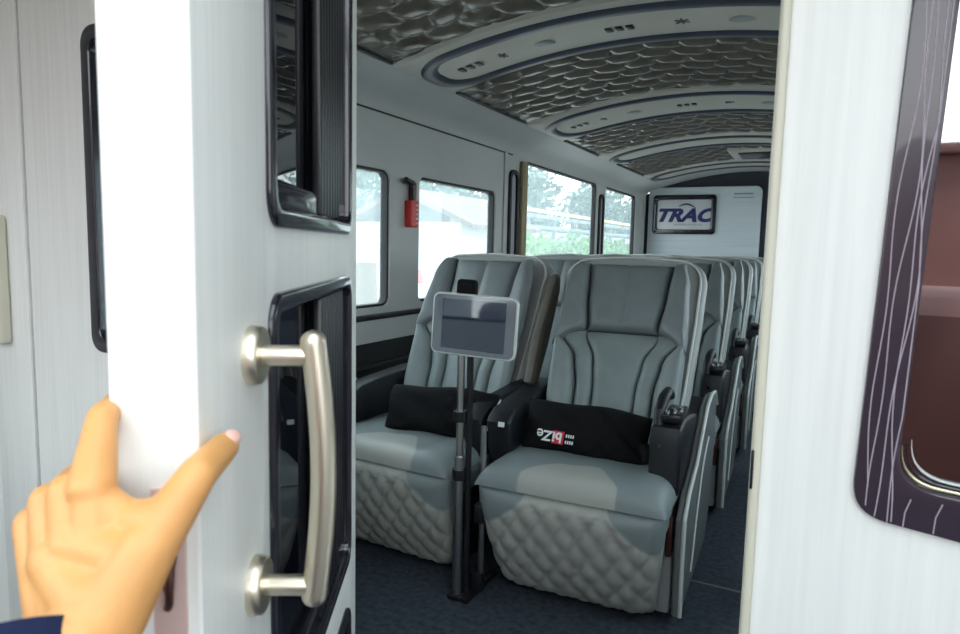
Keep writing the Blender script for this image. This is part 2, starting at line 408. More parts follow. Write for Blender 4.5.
# right partition window
wn = PLATE('window_20', [RWIN, inset(.004)], YP - .010, YP + .03, XZ, M['purpleframe'], bev=.003); tag(wn, kind='structure')
PLATE('pane', [inset(-.004)], YP + .006, YP + .012, XZ, M['mirrorglass'], wn)
for nm, d, r_, mm in (('inner_bead', .007, .0022, 'gold'), ('bead', .0165, .0018, 'trimlight'), ('dark_bead', .0115, .0022, 'frame')):  # gold line paints in the bevel's reflection along the bottom
    pth = [q for q in inset(d) if q[1] < .955 + d and q[0] < .2] + [(.60 - d, .871 + d)]
    bm = bmesh.new(); tube(bm, [(x, YP + .003, z) for x, z in pth], [r_ * min(1, .15 + k * .16) for k in range(len(pth))], 8); obj(nm, bm, M[mm], wn)
bm = bmesh.new()
for x0, amp, ph, lim in ((.0, .0035, .3, .90), (.009, .005, 1.6, .875), (.019, .007, 3.0, .862), (.025, .006, .2, .859), (.029, .004, 4.0, .857)):
    pts = []
    for k in range(120):
        z = lim + .006 + (1.93 - lim) * k / 119
        pts.append((min(.103 + .027 * max(0, z - .92), max(.063 + .032 * (z - .90), .071 + .032 * (z - .90) + x0 + amp * sin(z * 9.5 + ph) + .003 * sin(z * 23 + ph * 2))), YP - .0105, z))
    tube(bm, pts, .0008, 6)
for k in range(13):
    x = .116 + .036 * k + .004 * sin(k * 5.); zb = .861 - .045 * (x - .105)
    tube(bm, [(x, YP - .0105, zb), (x + .001, YP - .0105, (zb + .90) / 2), (x + .006 * (1 + sin(k * 3.)), YP - .0105, .898)], .0008, 6)
obj('wavy_lines', bm, M['wavyline'], wn)
# left partition window
wn = PLATE('window_21', [LWIN, rr(-1.485, -.895, .965, 1.645, .03)], YP - .014, YP + .03, XZ, M['frame'], bev=.005); tag(wn, kind='structure')
PLATE('pane', [rr(-1.50, -.885, .95, 1.67, .03)], YP + .006, YP + .012, XZ, M['hazeglass'], wn)
# switch box on left partition
sb = empty('switch_box', (-1.90, YP - .012, 1.09), 0, 'beige wall box on the partition at the far left', 'box')
BOX('housing', (0, -.012, 0), (.10, .03, .33), M['cream'], sb, .008, 3)
BOX('cover', (0, -.030, 0), (.07, .008, .29), M['cream'], sb, .003)

# ------------------------------------------------------------------ open door in the foreground
dr = empty('door_1', (-.75, .97, 0), math.atan2(-.8719, .4897)); tag(dr, kind='structure')
WN = [(.09, .575, 1.215, 1.90), (.09, .575, .65, 1.15), (.09, .575, .08, .572)]
PLATE('door_leaf', [[(0, .03), (.75, .03), (.75, 1.92), (0, 1.92)]] + [rr(a + .012, b_ - .012, c + .012, d - .012, .035) for a, b_, c, d in WN], -.062, 0, XZ, M['laminate'], dr, bev=.003)
for a, b_, c, d in WN:
    f = PLATE('window_frame', [rr(a, b_, c, d, .035, 8), rr(a + .020, b_ - .020, c + .020, d - .020, .02)], -.030, .007, XZ, M['frame'], dr, bev=.005)
    PLATE('pane', [rr(a + .01, b_ - .01, c + .01, d - .01, .02)], -.020, -.016, XZ, M['darkglass'], f)
    bm = bmesh.new()
    for k in range(9): rbox(bm, (a + .030 + k * .024, -.010 + .0006 * k, (c + d) / 2), (.019, .012, d - c - .045), .004)
    obj('louvre_panel', bm, M['blackp'], f)
    bm = bmesh.new(); rbox(bm, ((a + b_) / 2, -.010, c + .035), (b_ - a - .04, .014, .034), .006); obj('sill', bm, M['frame'], f)
# bow handle: two round roses, stems and a curved bar
hd = bpy.data.objects.new('door_handle', None); C.objects.link(hd); hd.parent = dr; hd.location = (.630, 0, 0)
for z in (1.101, .888):
    bm = bmesh.new(); tube(bm, [(0, -.001, z), (0, .004, z), (0, .010, z), (0, .012, z)], [.0265, .0265, .0255, .0235], 36); obj('rose', bm, M['nickel'], hd)
    TUBE('stem', [(0, .008, z), (0, .056, z)], .0095, M['nickel'], hd, 20)
pts = []; rads = []
for k in range(61):
    t = .5 - .5 * cos(pi * k / 60); z = 1.124 - .256 * t; pts.append((0, .054 + .010 * sin(pi * t), z))
    e = min(t, 1 - t) * .256; rads.append(.0115 * sqrt(max(.01, 1 - max(0, 1 - e / .0105) ** 2)))
bm = bmesh.new(); tube(bm, pts, rads, 22); obj('grip_bar', bm, M['nickel'], hd)
# lock plate and latch hook on the edge of the door
lp = BOX('lock_plate', (.751, -.022, .955), (.004, .024, .14), M['edgepink'], dr, .0015)
bm = bmesh.new(); tube(bm, [(.753, -.018, .975), (.761, -.017, .970), (.764, -.017, .957), (.761, -.019, .944), (.756, -.022, .938)], [.0022, .0026, .003, .003, .0032], 10)
tube(bm, [(.753, -.026, .956), (.763, -.019, .952)], .002, 8); obj('latch_hook', bm, M['key'], lp)

# ------------------------------------------------------------------ seats
B0, B1 = (.50, .42), (.845, 1.13)
BD = Vector((B1[0] - B0[0], B1[1] - B0[1])); BL = BD.length; BD.normalize(); BN = Vector((-BD.y, BD.x))   # forward normal (y, z)
def bs(x, v, lift):      # seat back: local x, height fraction v, distance in front of the shell
    wing = .050 * max(0, min(1, (abs(x) - .12) / .16)) ** 1.5 + .02 * sin(pi * min(1, max(0, v)) * .9)
    l = lift if lift <= 0 else lift + wing
    return Vector((x, B0[0] + BD.x * BL * v + BN.x * l, B0[1] + BD.y * BL * v + BN.y * l))

def pad(bm, xl, xr, v0, v1, th, nu=16, nv=22, p=6, fn=bs, seams=(), lift0=.026, bump=None):
    g = []; bk = []
    for j in range(nv + 1):
        tv = .5 - .5 * cos(pi * j / nv); v = v0 + (v1 - v0) * tv; a, b_ = xl(v), xr(v); r1 = []; r2 = []
        pv = sqrt(max(0, 1 - abs(2 * tv - 1) ** (p * 1.4)))
        for i in range(nu + 1):
            tu = .5 - .5 * cos(pi * i / nu); x = a + (b_ - a) * tu
            pu = sqrt(max(0, 1 - abs(2 * tu - 1) ** p)); h = th * pu * pv
            for s_ in seams: h -= .010 * math.exp(-((x - s_) / .006) ** 2)
            if bump: h += bump(x, v) * pu * pv
            edge = i in (0, nu) or j in (0, nv)
            q = bm.verts.new(fn(x, v, lift0 + max(0, h) if not edge else lift0)); r1.append(q)
            r2.append(q if edge else bm.verts.new(fn(x, v, lift0 * .5)))
        g.append(r1); bk.append(r2)
    for j in range(nv):
        for i in range(nu):
            try: bm.faces.new((g[j][i], g[j][i + 1], g[j + 1][i + 1], g[j + 1][i]))
            except ValueError: pass
            q = (bk[j][i], bk[j + 1][i], bk[j + 1][i + 1], bk[j][i + 1])
            if len(set(q)) == 4 and not all(v_ in g[j] + g[j + 1] for v_ in q): bm.faces.new(q)
            elif len(set(q)) == 4: pass

PADHW = [(0, .240), (.3, .256), (.62, .258), (.85, .245), (1, .218)]
HEADB = [(.5, .262), (.56, .205), (.62, .140), (.8, .158), (1, .172)]
LUMB = [(0, .082), (.3, .084), (.45, .098), (.58, .142)]
INN = [(0, .148), (.3, .152), (.45, .172), (.56, .235)]
hw = lambda v: lerp_tab(PADHW, v)

def armrest(parent, xc, w, console, label=True):
    prof = [(.20, .43), (.175, .50), (.165, .58), (.185, .60), (.23, .622), (.34, .635), (.60, .652), (.70, .65), (.72, .61), (.64, .57), (.50, .55), (.44, .43)]
    if console: prof = [(.16, .42), (.155, .60), (.17, .64), (.26, .655), (.40, .64), (.60, .60), (.80, .62), (.84, .56), (.80, .46), (.5, .40)]
    a = PLATE('armrest', [prof], xc - w / 2, xc + w / 2, YZ, M['blackleather'], parent, bev=.016)
    if console:
        bm = bmesh.new(); tube(bm, [(xc - w * .30, .20, .63), (xc - w * .30, .215, .68), (xc - w * .28, .27, .715), (xc - w * .24, .33, .725), (xc - w * .20, .38, .70)], [.016, .019, .019, .018, .013], 12)
        obj('arm_pad', bm, M['blackleather'], a)
        t = BOX('control_panel', (xc + w * .12, .27, .665), (w * .62, .16, .03), M['blackp'], a, .008)
        for k in range(3): TUBE('control_button', [(xc + .0 + .018 * k - .006, .21 + .03 * k, .676), (xc + .018 * k - .006, .21 + .03 * k, .690)], .008, M['chrome'], t, 12)
        TUBE('release_button', [(xc - w * .15, .150, .585), (xc - w * .15, .158, .585)], .008, M['chrome'], a, 12)
    else:
        if label: BOX('arm_label', (xc + w * .18, .162, .575), (.024, .004, .018), M['white'], a, .001, 1, Matrix.Rotation(radians(-12), 3, 'X'))
        bm = bmesh.new()
        tube(bm, [(xc - w * .46, .172, .54) if k == 0 else (xc - w * .46 + .010 * sin(pi * k / 8), .172 + .03 * k / 2, .565 + .065 * sin(pi * k / 16)) for k in range(9)], .0035, 8)
        obj('piping', bm, M['trimlight'], a)
    return a

def make_seat(aisle):
    root = empty('bus_seat', (0, 0, 0))
    # shell
    pts = []
    for x, v in [(-.285, .08), (-.31, .4), (-.315, .72), (-.312, .90)]: pts.append((x, v * BL))
    pts = [(-.262, .10 * BL), (-.280, .35 * BL), (-.292, .70 * BL)]
    for k in range(7):
        a = radians(180 - 90 * k / 6); pts.append((-.202 + .092 * cos(a), .925 * BL + .095 * sin(a)))
    pts += [(0, 1.06 * BL)] + [(-x, v) for x, v in reversed(pts)]
    axes = lambda u, v, d: (u, B0[0] + BD.x * v + BN.x * d, B0[1] + BD.y * v + BN.y * d)
    sh = PLATE('back_shell', [pts], -.060, .012, axes, M['shell'], root, bev=.02)
    bm = bmesh.new()
    inner = [(x * .93, v * .985 + .002) for x, v in pts]
    path = dense(inner, .04)
    ring(path, .010, .012, lambda x, y, h: axes(x, y, .012 + h), bm); obj('shell_piping', bm, M['trimlight'], sh)
    # pads
    bm = bmesh.new(); pad(bm, lambda v: -lerp_tab(HEADB, v) + .002, lambda v: lerp_tab(HEADB, v) - .002, .605, .985, .050, 22, 20, 8, seams=(0,)); obj('headrest', bm, M['leather2'], root)
    for s in (-1, 1):
        bm = bmesh.new()
        f1 = lambda v: lerp_tab(HEADB, v) + .003; f2 = hw
        if s > 0: pad(bm, f1, f2, .50, .99, .056, 12, 26, 5)
        else: pad(bm, lambda v: -f2(v), lambda v: -f1(v), .50, .99, .056, 12, 26, 5)
        obj('side_wing', bm, M['leather2'], root)
        bm = bmesh.new(); g1 = lambda v: lerp_tab(INN, v) + .002
        lo = lambda v: hw(v) if v < .5 else hw(v)
        if s > 0: pad(bm, g1, lo, .0, .60, .050, 12, 24, 4)
        else: pad(bm, lambda v: -lo(v), lambda v: -g1(v), .0, .60, .050, 12, 24, 4)
        obj('outer_bolster', bm, M['leather'], root)
        bm = bmesh.new(); h1 = lambda v: lerp_tab(LUMB, v) + .001; h2 = lambda v: lerp_tab(INN, v) - .001
        if s > 0: pad(bm, h1, h2, .0, .60, .040, 10, 24, 3)
        else: pad(bm, lambda v: -h2(v), lambda v: -h1(v), .0, .60, .040, 10, 24, 3)
        obj('inner_bolster', bm, M['leather'], root)
    bm = bmesh.new(); pad(bm, lambda v: -lerp_tab(LUMB, v), lambda v: lerp_tab(LUMB, v), .0, .602, .030, 16, 24, 5); obj('back_cushion', bm, M['leather'], root)
    # cushion
    def cs(x, v, l):      # seat plane: v = y
        return Vector((x, v, .395 + .02 * (1 - v) + l))
    def cb(x, v): return .004 * sin(30 * x) * sin(11 * v) + (.006 if abs(x) > .2 else 0)
    bm = bmesh.new(); pad(bm, lambda v: -.312, lambda v: .312, -.028, .56, .070, 30, 26, 9, cs, bump=cb, lift0=.0)
    rbox(bm, (0, .28, .36), (.60, .54, .10), .03, 3)
    # quilted strip on top by material
    cu = obj('seat_cushion', bm, M['twotone'], root, angle=60)
    mask(cu, lambda c: min(.16 * (1 - .55 * max(0, c.y) / .14) - abs(c.x), .135 - c.y, c.z - .41))
    # leg rest: quilted, with plain upper corners
    L0, L1 = Vector((.165, .035)), Vector((.012, .425)); LD = (L1 - L0); LL = LD.length; LD.normalize(); LN = Vector((-LD.y, LD.x))
    def ls(x, v, l):
        q = .025 * sin(pi * min(1, max(0, v)))
        ll = l + (q if l > .02 else 0)
        return Vector((x, L0.x + LD.x * LL * v + LN.x * ll, L0.y + LD.y * LL * v + LN.y * ll))
    def quilted(x, v):      # > 0 inside the quilted field, < 0 in the plain upper corners
        t = (abs(x) - .13) / .165
        return 1. if t < 0 else (.70 + .30 * max(0, 1 - t) ** 1.4 - v) * LL
    def lb(x, v):
        if quilted(x, v) < 0: return 0
        a = pi * (x / .078 + v * LL / .118); b_ = pi * (x / .078 - v * LL / .118)
        return .016 * (abs(sin(a)) * abs(sin(b_))) ** .42 - .008
    bm = bmesh.new(); pad(bm, lambda v: -(.268 + .045 * v), lambda v: .268 + .045 * v, 0, 1, .060, 84, 66, 9, ls, bump=lb, lift0=.001)
    lr = obj('leg_rest', bm, M['twotone'], root, angle=70)
    mask(lr, lambda c: quilted(c.x, (Vector((c.y, c.z)) - L0).dot(LD) / LL))
    BOX('leg_rest_back', (0, .15, .25), (.50, .10, .30), M['leather2'], lr, .02)
    # base
    BOX('base', (0, .50, .16), (.50, .56, .315), M['blackp'], root, .02)
    # armrests
    armrest(root, -.318, .095, False, aisle)
    if aisle:
        armrest(root, .268, .10, True)
        prof = [(.13, .04), (.12, .22), (.125, .36), (.20, .42), (.36, .47), (.50, .555), (.62, .625), (.75, .645), (.87, .63), (.96, .56), (.98, .42), (.90, .14), (.78, .03)]
        sd = PLATE('side_panel', [prof], .318, .346, YZ, M['sidegrey'], root, bev=.010)
        bm = bmesh.new(); tube(bm, [(.346, a, b_ + .004) for a, b_ in prof[0:10]], .007, 10); obj('edge_trim', bm, M['trimlight'], sd)
        bm = bmesh.new(); tube(bm, [(.353, .30 + .35 * t, .12 + .50 * t - .12 * t * t + .06 * sin(pi * t)) for t in [k / 10 for k in range(11)]], .0035, 8); obj('seam_line', bm, M['trimlight'], sd)
        BOX('hinge_bracket', (.30, .15, .30), (.02, .05, .13), M['key'], root, .004)
        BOX('foot_cover', (.285, .20, .14), (.05, .10, .22), M['shell'], root, .012)
    else:
        armrest(root, .288, .08, False, False)
        up = PLATE('raised_armrest', [[(.02, .0), (.10, -.02), (.12, .20), (.115, .46), (.095, .515), (.065, .53), (.03, .505), (.0, .22)]], .315, .352, lambda u, v, d: (d, .50 + u * .9 + v * .42, .67 + v * .84 - u * .35), M['taupe'], root, bev=.014)
    return root

ROWY = [1.93, 2.96, 3.99, 5.02, 6.05]
AX, WX = -.662, -1.385
sa = make_seat(True); sw = make_seat(False)
aisle_labels = ['grey quilted seat beside the aisle, front row, holding the printed black bag',
                'grey leather seat directly behind the front aisle seat, side panel along the aisle',
                'grey leather seat in the third row on the aisle, behind two others',
                'grey leather aisle seat, second from the rear panel',
                'grey leather aisle seat, rearmost of its line, nearest the rear panel']
win_labels = ['grey quilted seat beside the window wall, front row, behind the tablet stand',
              'grey leather window-side seat one row behind the tablet stand seat',
              'grey leather window-side seat in the third row, top edge only in view',
              'grey leather window-side seat, second from the rear panel, top edge only',
              'grey leather window-side seat at the rear under the logo sign']
for i, y in enumerate(ROWY):
    for proto, x, labs in ((sa, AX, aisle_labels), (sw, WX, win_labels)):
        o = proto if i == 0 else copy_tree(proto)
        o.location = (x, y, 0); o.rotation_euler = (0, 0, .032 if x == AX else -.055)
        tag(o, labs[i], 'seat', 'reclining bus seats in rows')

# ------------------------------------------------------------------ bags on the front seats
def make_bag(w, h, d):
    bm = bmesh.new(); nu, nv = 44, 28; top = []
    def sh(u, v, s):
        pu = max(0, 1 - abs(u) ** 7) ** .5; pv = max(0, 1 - abs(v) ** 4) ** .5
        x = u * w / 2 * (1 - .03 * (1 - abs(v))); z = v * h / 2 * (1 + .04 * sin(u * 5)) - .010 * u * u
        t = d / 2 * pu * pv * (1 + .10 * sin(7 * u + 5 * v) + (.14 * sin(16 * u + 9 * v) if u > .25 else 0))
        return (x, -s * t, z)
    gf = [[bm.verts.new(sh(-1 + 2 * i / nu, -1 + 2 * j / nv, 1)) for i in range(nu + 1)] for j in range(nv + 1)]
    gb = [[gf[j][i] if i in (0, nu) or j in (0, nv) else bm.verts.new(sh(-1 + 2 * i / nu, -1 + 2 * j / nv, -1)) for i in range(nu + 1)] for j in range(nv + 1)]
    for j in range(nv):
        for i in range(nu):
            bm.faces.new((gf[j][i], gf[j][i + 1], gf[j + 1][i + 1], gf[j + 1][i]))
            try: bm.faces.new((gb[j][i], gb[j + 1][i], gb[j + 1][i + 1], gb[j][i + 1]))
            except ValueError: pass
    return bm
bg = empty('black_bag', (-.705, 2.235, .555), .06, 'black fabric bag with red and white print lying on the aisle seat', 'bag')
bg.rotation_euler = (radians(-24), radians(1.5), .05)
bag_body = obj('bag_body', make_bag(.455, .185, .11), M['bag'], bg, angle=80)
bm = bmesh.new()
tube(bm, [(.215, -.02, -.03), (.235, -.05, -.06), (.225, -.06, -.085)], [.022, .020, .008], 12)
tube(bm, [(.21, .01, -.02), (.25, .0, -.03), (.262, .01, -.035)], [.014, .012, .007], 10)
obj('drawstring_end', bm, M['bag'], bg)
FY = -.0625
up = Matrix.Rotation(pi / 2, 4, 'X') @ Matrix.Rotation(pi, 4, 'Z')
pr = BOX('red_patch', (-.078, FY - .0005, -.048), (.042, .003, .046), M['redprint'], bg, .001, 1)
TEXT('bag_lettering', 'bi', .050, M['white'], bg, 0, .0014, .0006, Matrix.Translation((-.081, FY - .003, -.047)) @ up)
TEXT('bag_lettering', 'Z', .050, M['white'], bg, .15, .0014, .0006, Matrix.Translation((-.115, FY - .001, -.046)) @ up)
TEXT('bag_lettering', 'e', .054, M['white'], bg, 0, .0006, .0006, Matrix.Translation((-.145, FY - .001, -.044)) @ up)
bm = bmesh.new()
for r_ in range(2):
    for k in range(4): rbox(bm, (-.048 + k * .008, FY - .001, -.038 - r_ * .022), (.0045, .002, .011), 0)
obj('small_print', bm, M['white'], bg)
b2 = obj('black_bag', make_bag(.47, .19, .12), M['bag'], angle=80)
b2.location = (-1.28, 2.19, .560); b2.rotation_euler = (radians(-22), radians(-2), .05)
tag(b2, 'plain black fabric bag on the window-side seat behind the tablet stand', 'bag')

# ------------------------------------------------------------------ tablet stand and tablet
st = empty('tablet_stand', (-1.035, 1.900, 0), 0, 'silver telescopic floor stand with black collars between the front seats', 'stand')
TUBE('pole', [(0, 0, .015), (0, 0, .50)], .0175, M['alu'], st, 20)
TUBE('inner_pole', [(0, 0, .50), (0, 0, .86)], .0125, M['alu'], st, 18)
TUBE('rear_pole', [(.065, .05, .02), (.065, .05, .60)], .010, M['alu'], st, 14)
TUBE('back_rail', [(.028, .012, .02), (.028, .012, .84)], .011, M['blackp'], st, 12)
for z in (.42, .62): TUBE('collar', [(0, 0, z), (0, 0, z + .035)], .0235, M['blackp'], st, 20)
BOX('clamp', (.062, .045, .30), (.035, .045, .07), M['blackp'], st, .008)
bm = bmesh.new(); rbox(bm, (0, .0, .010), (.05, .06, .02), .006); rbox(bm, (.04, .09, .010), (.035, .24, .02), .006, 2, None); rbox(bm, (.05, .05, .05), (.05, .03, .07), .006)
obj('base_foot', bm, M['blackp'], st)
tb = empty('tablet', (-.978, 1.873, .948), 0, 'white-rimmed tablet with a dark reflective screen on the silver stand', 'tablet')
tb.rotation_euler = (radians(-3), radians(1.5), radians(3))
PLATE('housing', [rr(-.150, .150, -.101, .101, .024, 8)], -.004, .012, XZ, M['trimlight'], tb, bev=.004)
PLATE('border', [rr(-.144, .144, -.095, .095, .019, 8)], -.0052, -.003, XZ, M['screenborder'], tb)
PLATE('screen', [rr(-.112, .112, -.080, .082, .003)], -.0062, -.0045, XZ, M['screen'], tb)
BOX('mount_bracket', (-.042, .024, .108), (.072, .03, .08), M['bag'], tb, .012)
BOX('back_plate', (-.04, .019, 0), (.07, .014, .16), M['blackp'], tb, .004)

# ------------------------------------------------------------------ emergency hammer on the window pillar
hm = empty('emergency_hammer', (XL, 2.885, 1.37), 0, 'red emergency hammer holder with black hammer on the pillar between two windows', 'hammer')
PLATE('holder', [rr(-.035, .030, -.075, .06, .008)], .0, .045, YZ, M['red'], hm, bev=.005)
PLATE('holder_back', [rr(.0, .052, -.07, .155, .008)], -.0, .018, YZ, M['darkred'], hm, bev=.004)
TUBE('hammer_handle', [(.03, .0, .04), (.03, -.005, .12), (.032, -.03, .15)], .011, M['blackp'], hm, 12)
TUBE('hammer_head', [(.034, -.075, .158), (.034, -.01, .146)], .015, M['blackp'], hm, 14)
bm = bmesh.new()
for k in range(5): rbox(bm, (.0465, .012, -.055 + k * .023), (.002, .018, .006), 0)
obj('lettering', bm, M['white'], hm)
ct = PLATE('curtain', [[(4.285, .92), (4.365, .92), (4.37, 1.80), (4.28, 1.80)]], XL + .004, XL + .03, YZ, M['tan'], bev=.006)
tag(ct, 'narrow tan curtain tied back at the front edge of the tall side window', 'curtain')

# ------------------------------------------------------------------ hand and sleeve
SEG = [
((-.3747, .2367, .9523), .021, (-.4059, .2527, 1.0408), .0125), ((-.3823, .2328, .9521), .021, (-.4234, .2478, 1.0363), .0125),
((-.3899, .2289, .9519), .021, (-.4400, .2450, 1.0272), .0125), ((-.3965, .2255, .9517), .019, (-.4540, .2426, 1.0100), .0125),
((-.4059, .2527, 1.0408), .0150, (-.4299, .2765, 1.0781), .0100), ((-.4299, .2765, 1.0781), .0100, (-.4570, .3070, 1.0800), .0090),
((-.4570, .3070, 1.0800), .0090, (-.4680, .3264, 1.0641), .0080),
((-.4234, .2478, 1.0363), .0125, (-.4606, .2755, 1.0303), .0105), ((-.4606, .2755, 1.0303), .0105, (-.4764, .3058, 1.0244), .0090),
((-.4764, .3058, 1.0244), .0090, (-.4690, .3270, 1.0162), .0080),
((-.4400, .2450, 1.0272), .0125, (-.4741, .2728, 1.0086), .0100), ((-.4741, .2728, 1.0086), .0100, (-.4765, .3031, .9920), .0090),
((-.4765, .3031, .9920), .0090, (-.4690, .3250, .9853), .0080),
((-.4540, .2426, 1.0100), .0125, (-.4767, .2702, .9789), .0092), ((-.4767, .2702, .9789), .0092, (-.4750, .2960, .9633), .0080),
((-.4750, .2960, .9633), .0080, (-.4680, .3160, .9588), .0070),
((-.3708, .2375, .9705), .023, (-.3598, .2591, 1.0107), .0175), ((-.3598, .2591, 1.0107), .0175, (-.3574, .2939, 1.0463), .0125),
((-.3574, .2939, 1.0463), .0125, (-.3793, .3352, 1.0503), .0108),
((-.4031, .2533, 1.0332), .013, (-.3858, .2628, 1.0200), .013), ((-.3858, .2628, 1.0200), .013, (-.3616, .2665, 1.0238), .0145),
((-.3788, .2519, 1.0027), .018, (-.4064, .2438, 1.0060), .019), ((-.3843, .2383, .9780), .024, (-.4171, .2372, .9963), .018),
((-.3799, .2291, .9581), .028, (-.3647, .2024, .9051), .031), ((-.3647, .2024, .9051), .031, (-.3351, .1567, .8206), .036)]
base = Vector((-.37, .21, .93))
bm = bmesh.new()
for a, ra, b_, rb in SEG:
    a, b_ = Vector(a) - base, Vector(b_) - base; tmp = bmesh.new()
    bmesh.ops.create_icosphere(tmp, subdivisions=3, radius=ra, matrix=Matrix.Translation(a))
    bmesh.ops.create_icosphere(tmp, subdivisions=3, radius=rb, matrix=Matrix.Translation(b_))
    r_ = bmesh.ops.convex_hull(tmp, input=tmp.verts)
    dead = [g for g in r_['geom_interior'] if isinstance(g, bmesh.types.BMVert)]
    bmesh.ops.delete(tmp, geom=dead, context='VERTS')
    t_ = bpy.data.meshes.new('t'); tmp.to_mesh(t_); tmp.free(); bm.from_mesh(t_); bpy.data.meshes.remove(t_)
me = bpy.data.meshes.new('t'); bm.to_mesh(me); bm.free()
o = bpy.data.objects.new('t', me); C.objects.link(o)
r_ = o.modifiers.new('r', 'REMESH'); r_.mode = 'VOXEL'; r_.voxel_size = .0017
s_ = o.modifiers.new('s', 'SMOOTH'); s_.factor = .5; s_.iterations = 12
dg = bpy.context.evaluated_depsgraph_get(); hme = bpy.data.meshes.new_from_object(o.evaluated_get(dg)); bpy.data.objects.remove(o)
hme.name = 'hand'; hme.materials.clear()
person = finish('person', hme, M['skin'], angle=180)
person.location = base
tag(person, 'right hand gripping the edge of the open white door, thumb on its face', 'person')
bm = bmesh.new(); bmesh.ops.create_uvsphere(bm, u_segments=16, v_segments=10, radius=1)
bmesh.ops.scale(bm, vec=(.0062, .009, .0035), verts=bm.verts)
nrm = Vector((.75, -.30, .55)).normalized(); dirv = Vector((-.0219, .0413, .004)).normalized(); sx = dirv.cross(nrm).normalized(); nrm = sx.cross(dirv)
bm.transform(Matrix(((sx.x, dirv.x, nrm.x), (sx.y, dirv.y, nrm.y), (sx.z, dirv.z, nrm.z))).to_4x4())
bmesh.ops.translate(bm, vec=Vector((-.3793, .3352, 1.0503)) + nrm * .0088 + dirv * .0035 - base, verts=bm.verts)
obj('fingernail', bm, M['nail'], person)
bm = bmesh.new()
sp = [Vector(q) for q in ((-.4110, .2110, .9650), (-.4010, .2030, .9480), (-.3730, .1850, .8800), (-.3400, .1500, .8200), (-.290, .110, .760))]
tube(bm, [p - base for p in sp], [.038, .042, .045, .048, .052], 40)
for v in bm.verts:
    a = v.co.length; v.co += Vector((sin(v.co.z * 260) * .0012, cos(v.co.z * 330 + v.co.x * 90) * .0012, 0))
obj('sleeve', bm, M['navyfab'], person)

# ------------------------------------------------------------------ unseen cab shell added to steer daylight on the partition and door
cr = PLATE('ceiling_shade', [[(-2.07, -.76), (.81, -.76), (.81, .965), (-2.07, .965)], rr(-.40, .70, -.66, .45, .08)], 2.07, 2.13, XY, M['lining'], smooth=False); cr.name = 'ceiling_shade_front'; tag(cr, kind='structure')  # added roof shades the left; its opening is made up to brighten the right
crt = PLATE('wall_shade_right', [[(-.76, 0), (.96, 0), (.96, 2.07), (-.76, 2.07)], rr(-.70, .0, 1.0, 1.85, .08)], .76, .81, YZ, M['lining'], smooth=False); tag(crt, kind='structure')  # added to darken the door face, opening kept small for that
cl = BOX('wall_shade', (-2.04, .10, 1.03), (.05, 1.72, 2.06), M['lining'], None, .005); cl.name = 'wall_shade_left'; tag(cl, kind='structure')  # added out of view to cut the light on the left partition

dbd = PLATE('dashboard', [[(-1.15, 0), (-.80, 0), (-.74, .70), (-.78, 1.00), (-.86, 1.06), (-1.15, 1.09)]], -1.98, .74, YZ, M['maroon'], bev=.03)  # out of view; height and colour chosen for what the glass mirrors
tag(dbd, 'unseen maroon dashboard added for the right partition glass to mirror low down', 'dashboard')

# ------------------------------------------------------------------ outdoors
gr = PLATE('ground', [[(-60, -40), (40, -40), (40, 60), (-60, 60)]], -1.0, -.95, XY, M['ground'], smooth=False); tag(gr, kind='structure')
def foliage(bm, c, r, n, s, rnd):
    for _ in range(n):
        while True:
            p = Vector((rnd.uniform(-1, 1), rnd.uniform(-1, 1), rnd.uniform(-1, 1)))
            if .25 < p.length < 1: break
        p = Vector((p.x * r[0], p.y * r[1], p.z * r[2])) + Vector(c)
        a = Vector((rnd.gauss(0, 1), rnd.gauss(0, 1), rnd.gauss(0, 1))).normalized(); b_ = a.orthogonal().normalized(); c_ = a.cross(b_)
        q = s * rnd.uniform(.6, 1.3)
        vs = [bm.verts.new(p + b_ * q * x + c_ * q * .55 * y + a * q * .12 * (x * x)) for x, y in ((-1, 0), (-.3, -1), (.5, -.8), (1, 0), (.5, .8), (-.3, 1))]
        bm.faces.new(vs)
tree_spots = [(-17.5, 19.5, 3.0), (-17, 26.5, 3.2), (-16, 33.5, 3.2), (-17, 41, 3.5), (-16, 48.5, 3.5), (-17, 56, 3.5), (-16, 63.5, 3.5)]
tl = ['leafy tree seen through the nearest side window', 'leafy tree above the white shed, seen through the side window', 'leafy tree seen just past the white shed roof',
      'tall leafy tree above the rail fence in the big side window', 'broad leafy tree behind the rail fence toward the rear', 'leafy tree beyond the fence in the rear side window', 'farthest leafy tree toward the rear of the bus']
for i, (x, y, r) in enumerate(tree_spots):
    rnd = random.Random(i + 5); t = empty('tree', (x, y, -.95), 0, tl[i], 'tree', 'trees beyond the rail fence')
    bm = bmesh.new(); tube(bm, [(0, 0, 0), (.1, .1, 1.5), (0, .2, 3.2), (.2, .1, 4.6)], [.22, .18, .14, .08], 10); obj('trunk', bm, M['bark'], t)
    bm = bmesh.new()
    for k in range(9):
        c = (rnd.uniform(-.5, .5) * r, rnd.uniform(-.6, .6) * r, 3.6 + rnd.uniform(-.45, .7) * r)
        foliage(bm, c, (r * .5, r * .55, r * .4), 210, .22, rnd)
    obj('foliage', bm, M['leafA'], t, smooth=False, recalc=False)
bsp = [(-8.4, 18.6), (-8.6, 21.2), (-8.3, 23.8), (-8.5, 26.4), (-8.4, 29.0), (-8.6, 31.6), (-8.4, 34.2), (-8.5, 36.8)]
bl = ['bright green bush just past the white shed', 'bright green bush, second from the white shed', 'bright green bush, third from the white shed', 'bright green bush in the middle of the big side window',
      'bright green bush right of centre in the big side window', 'bright green bush by the rear edge of the big side window', 'bright green bush in the rear side window', 'farthest bright green bush in the rear side window']
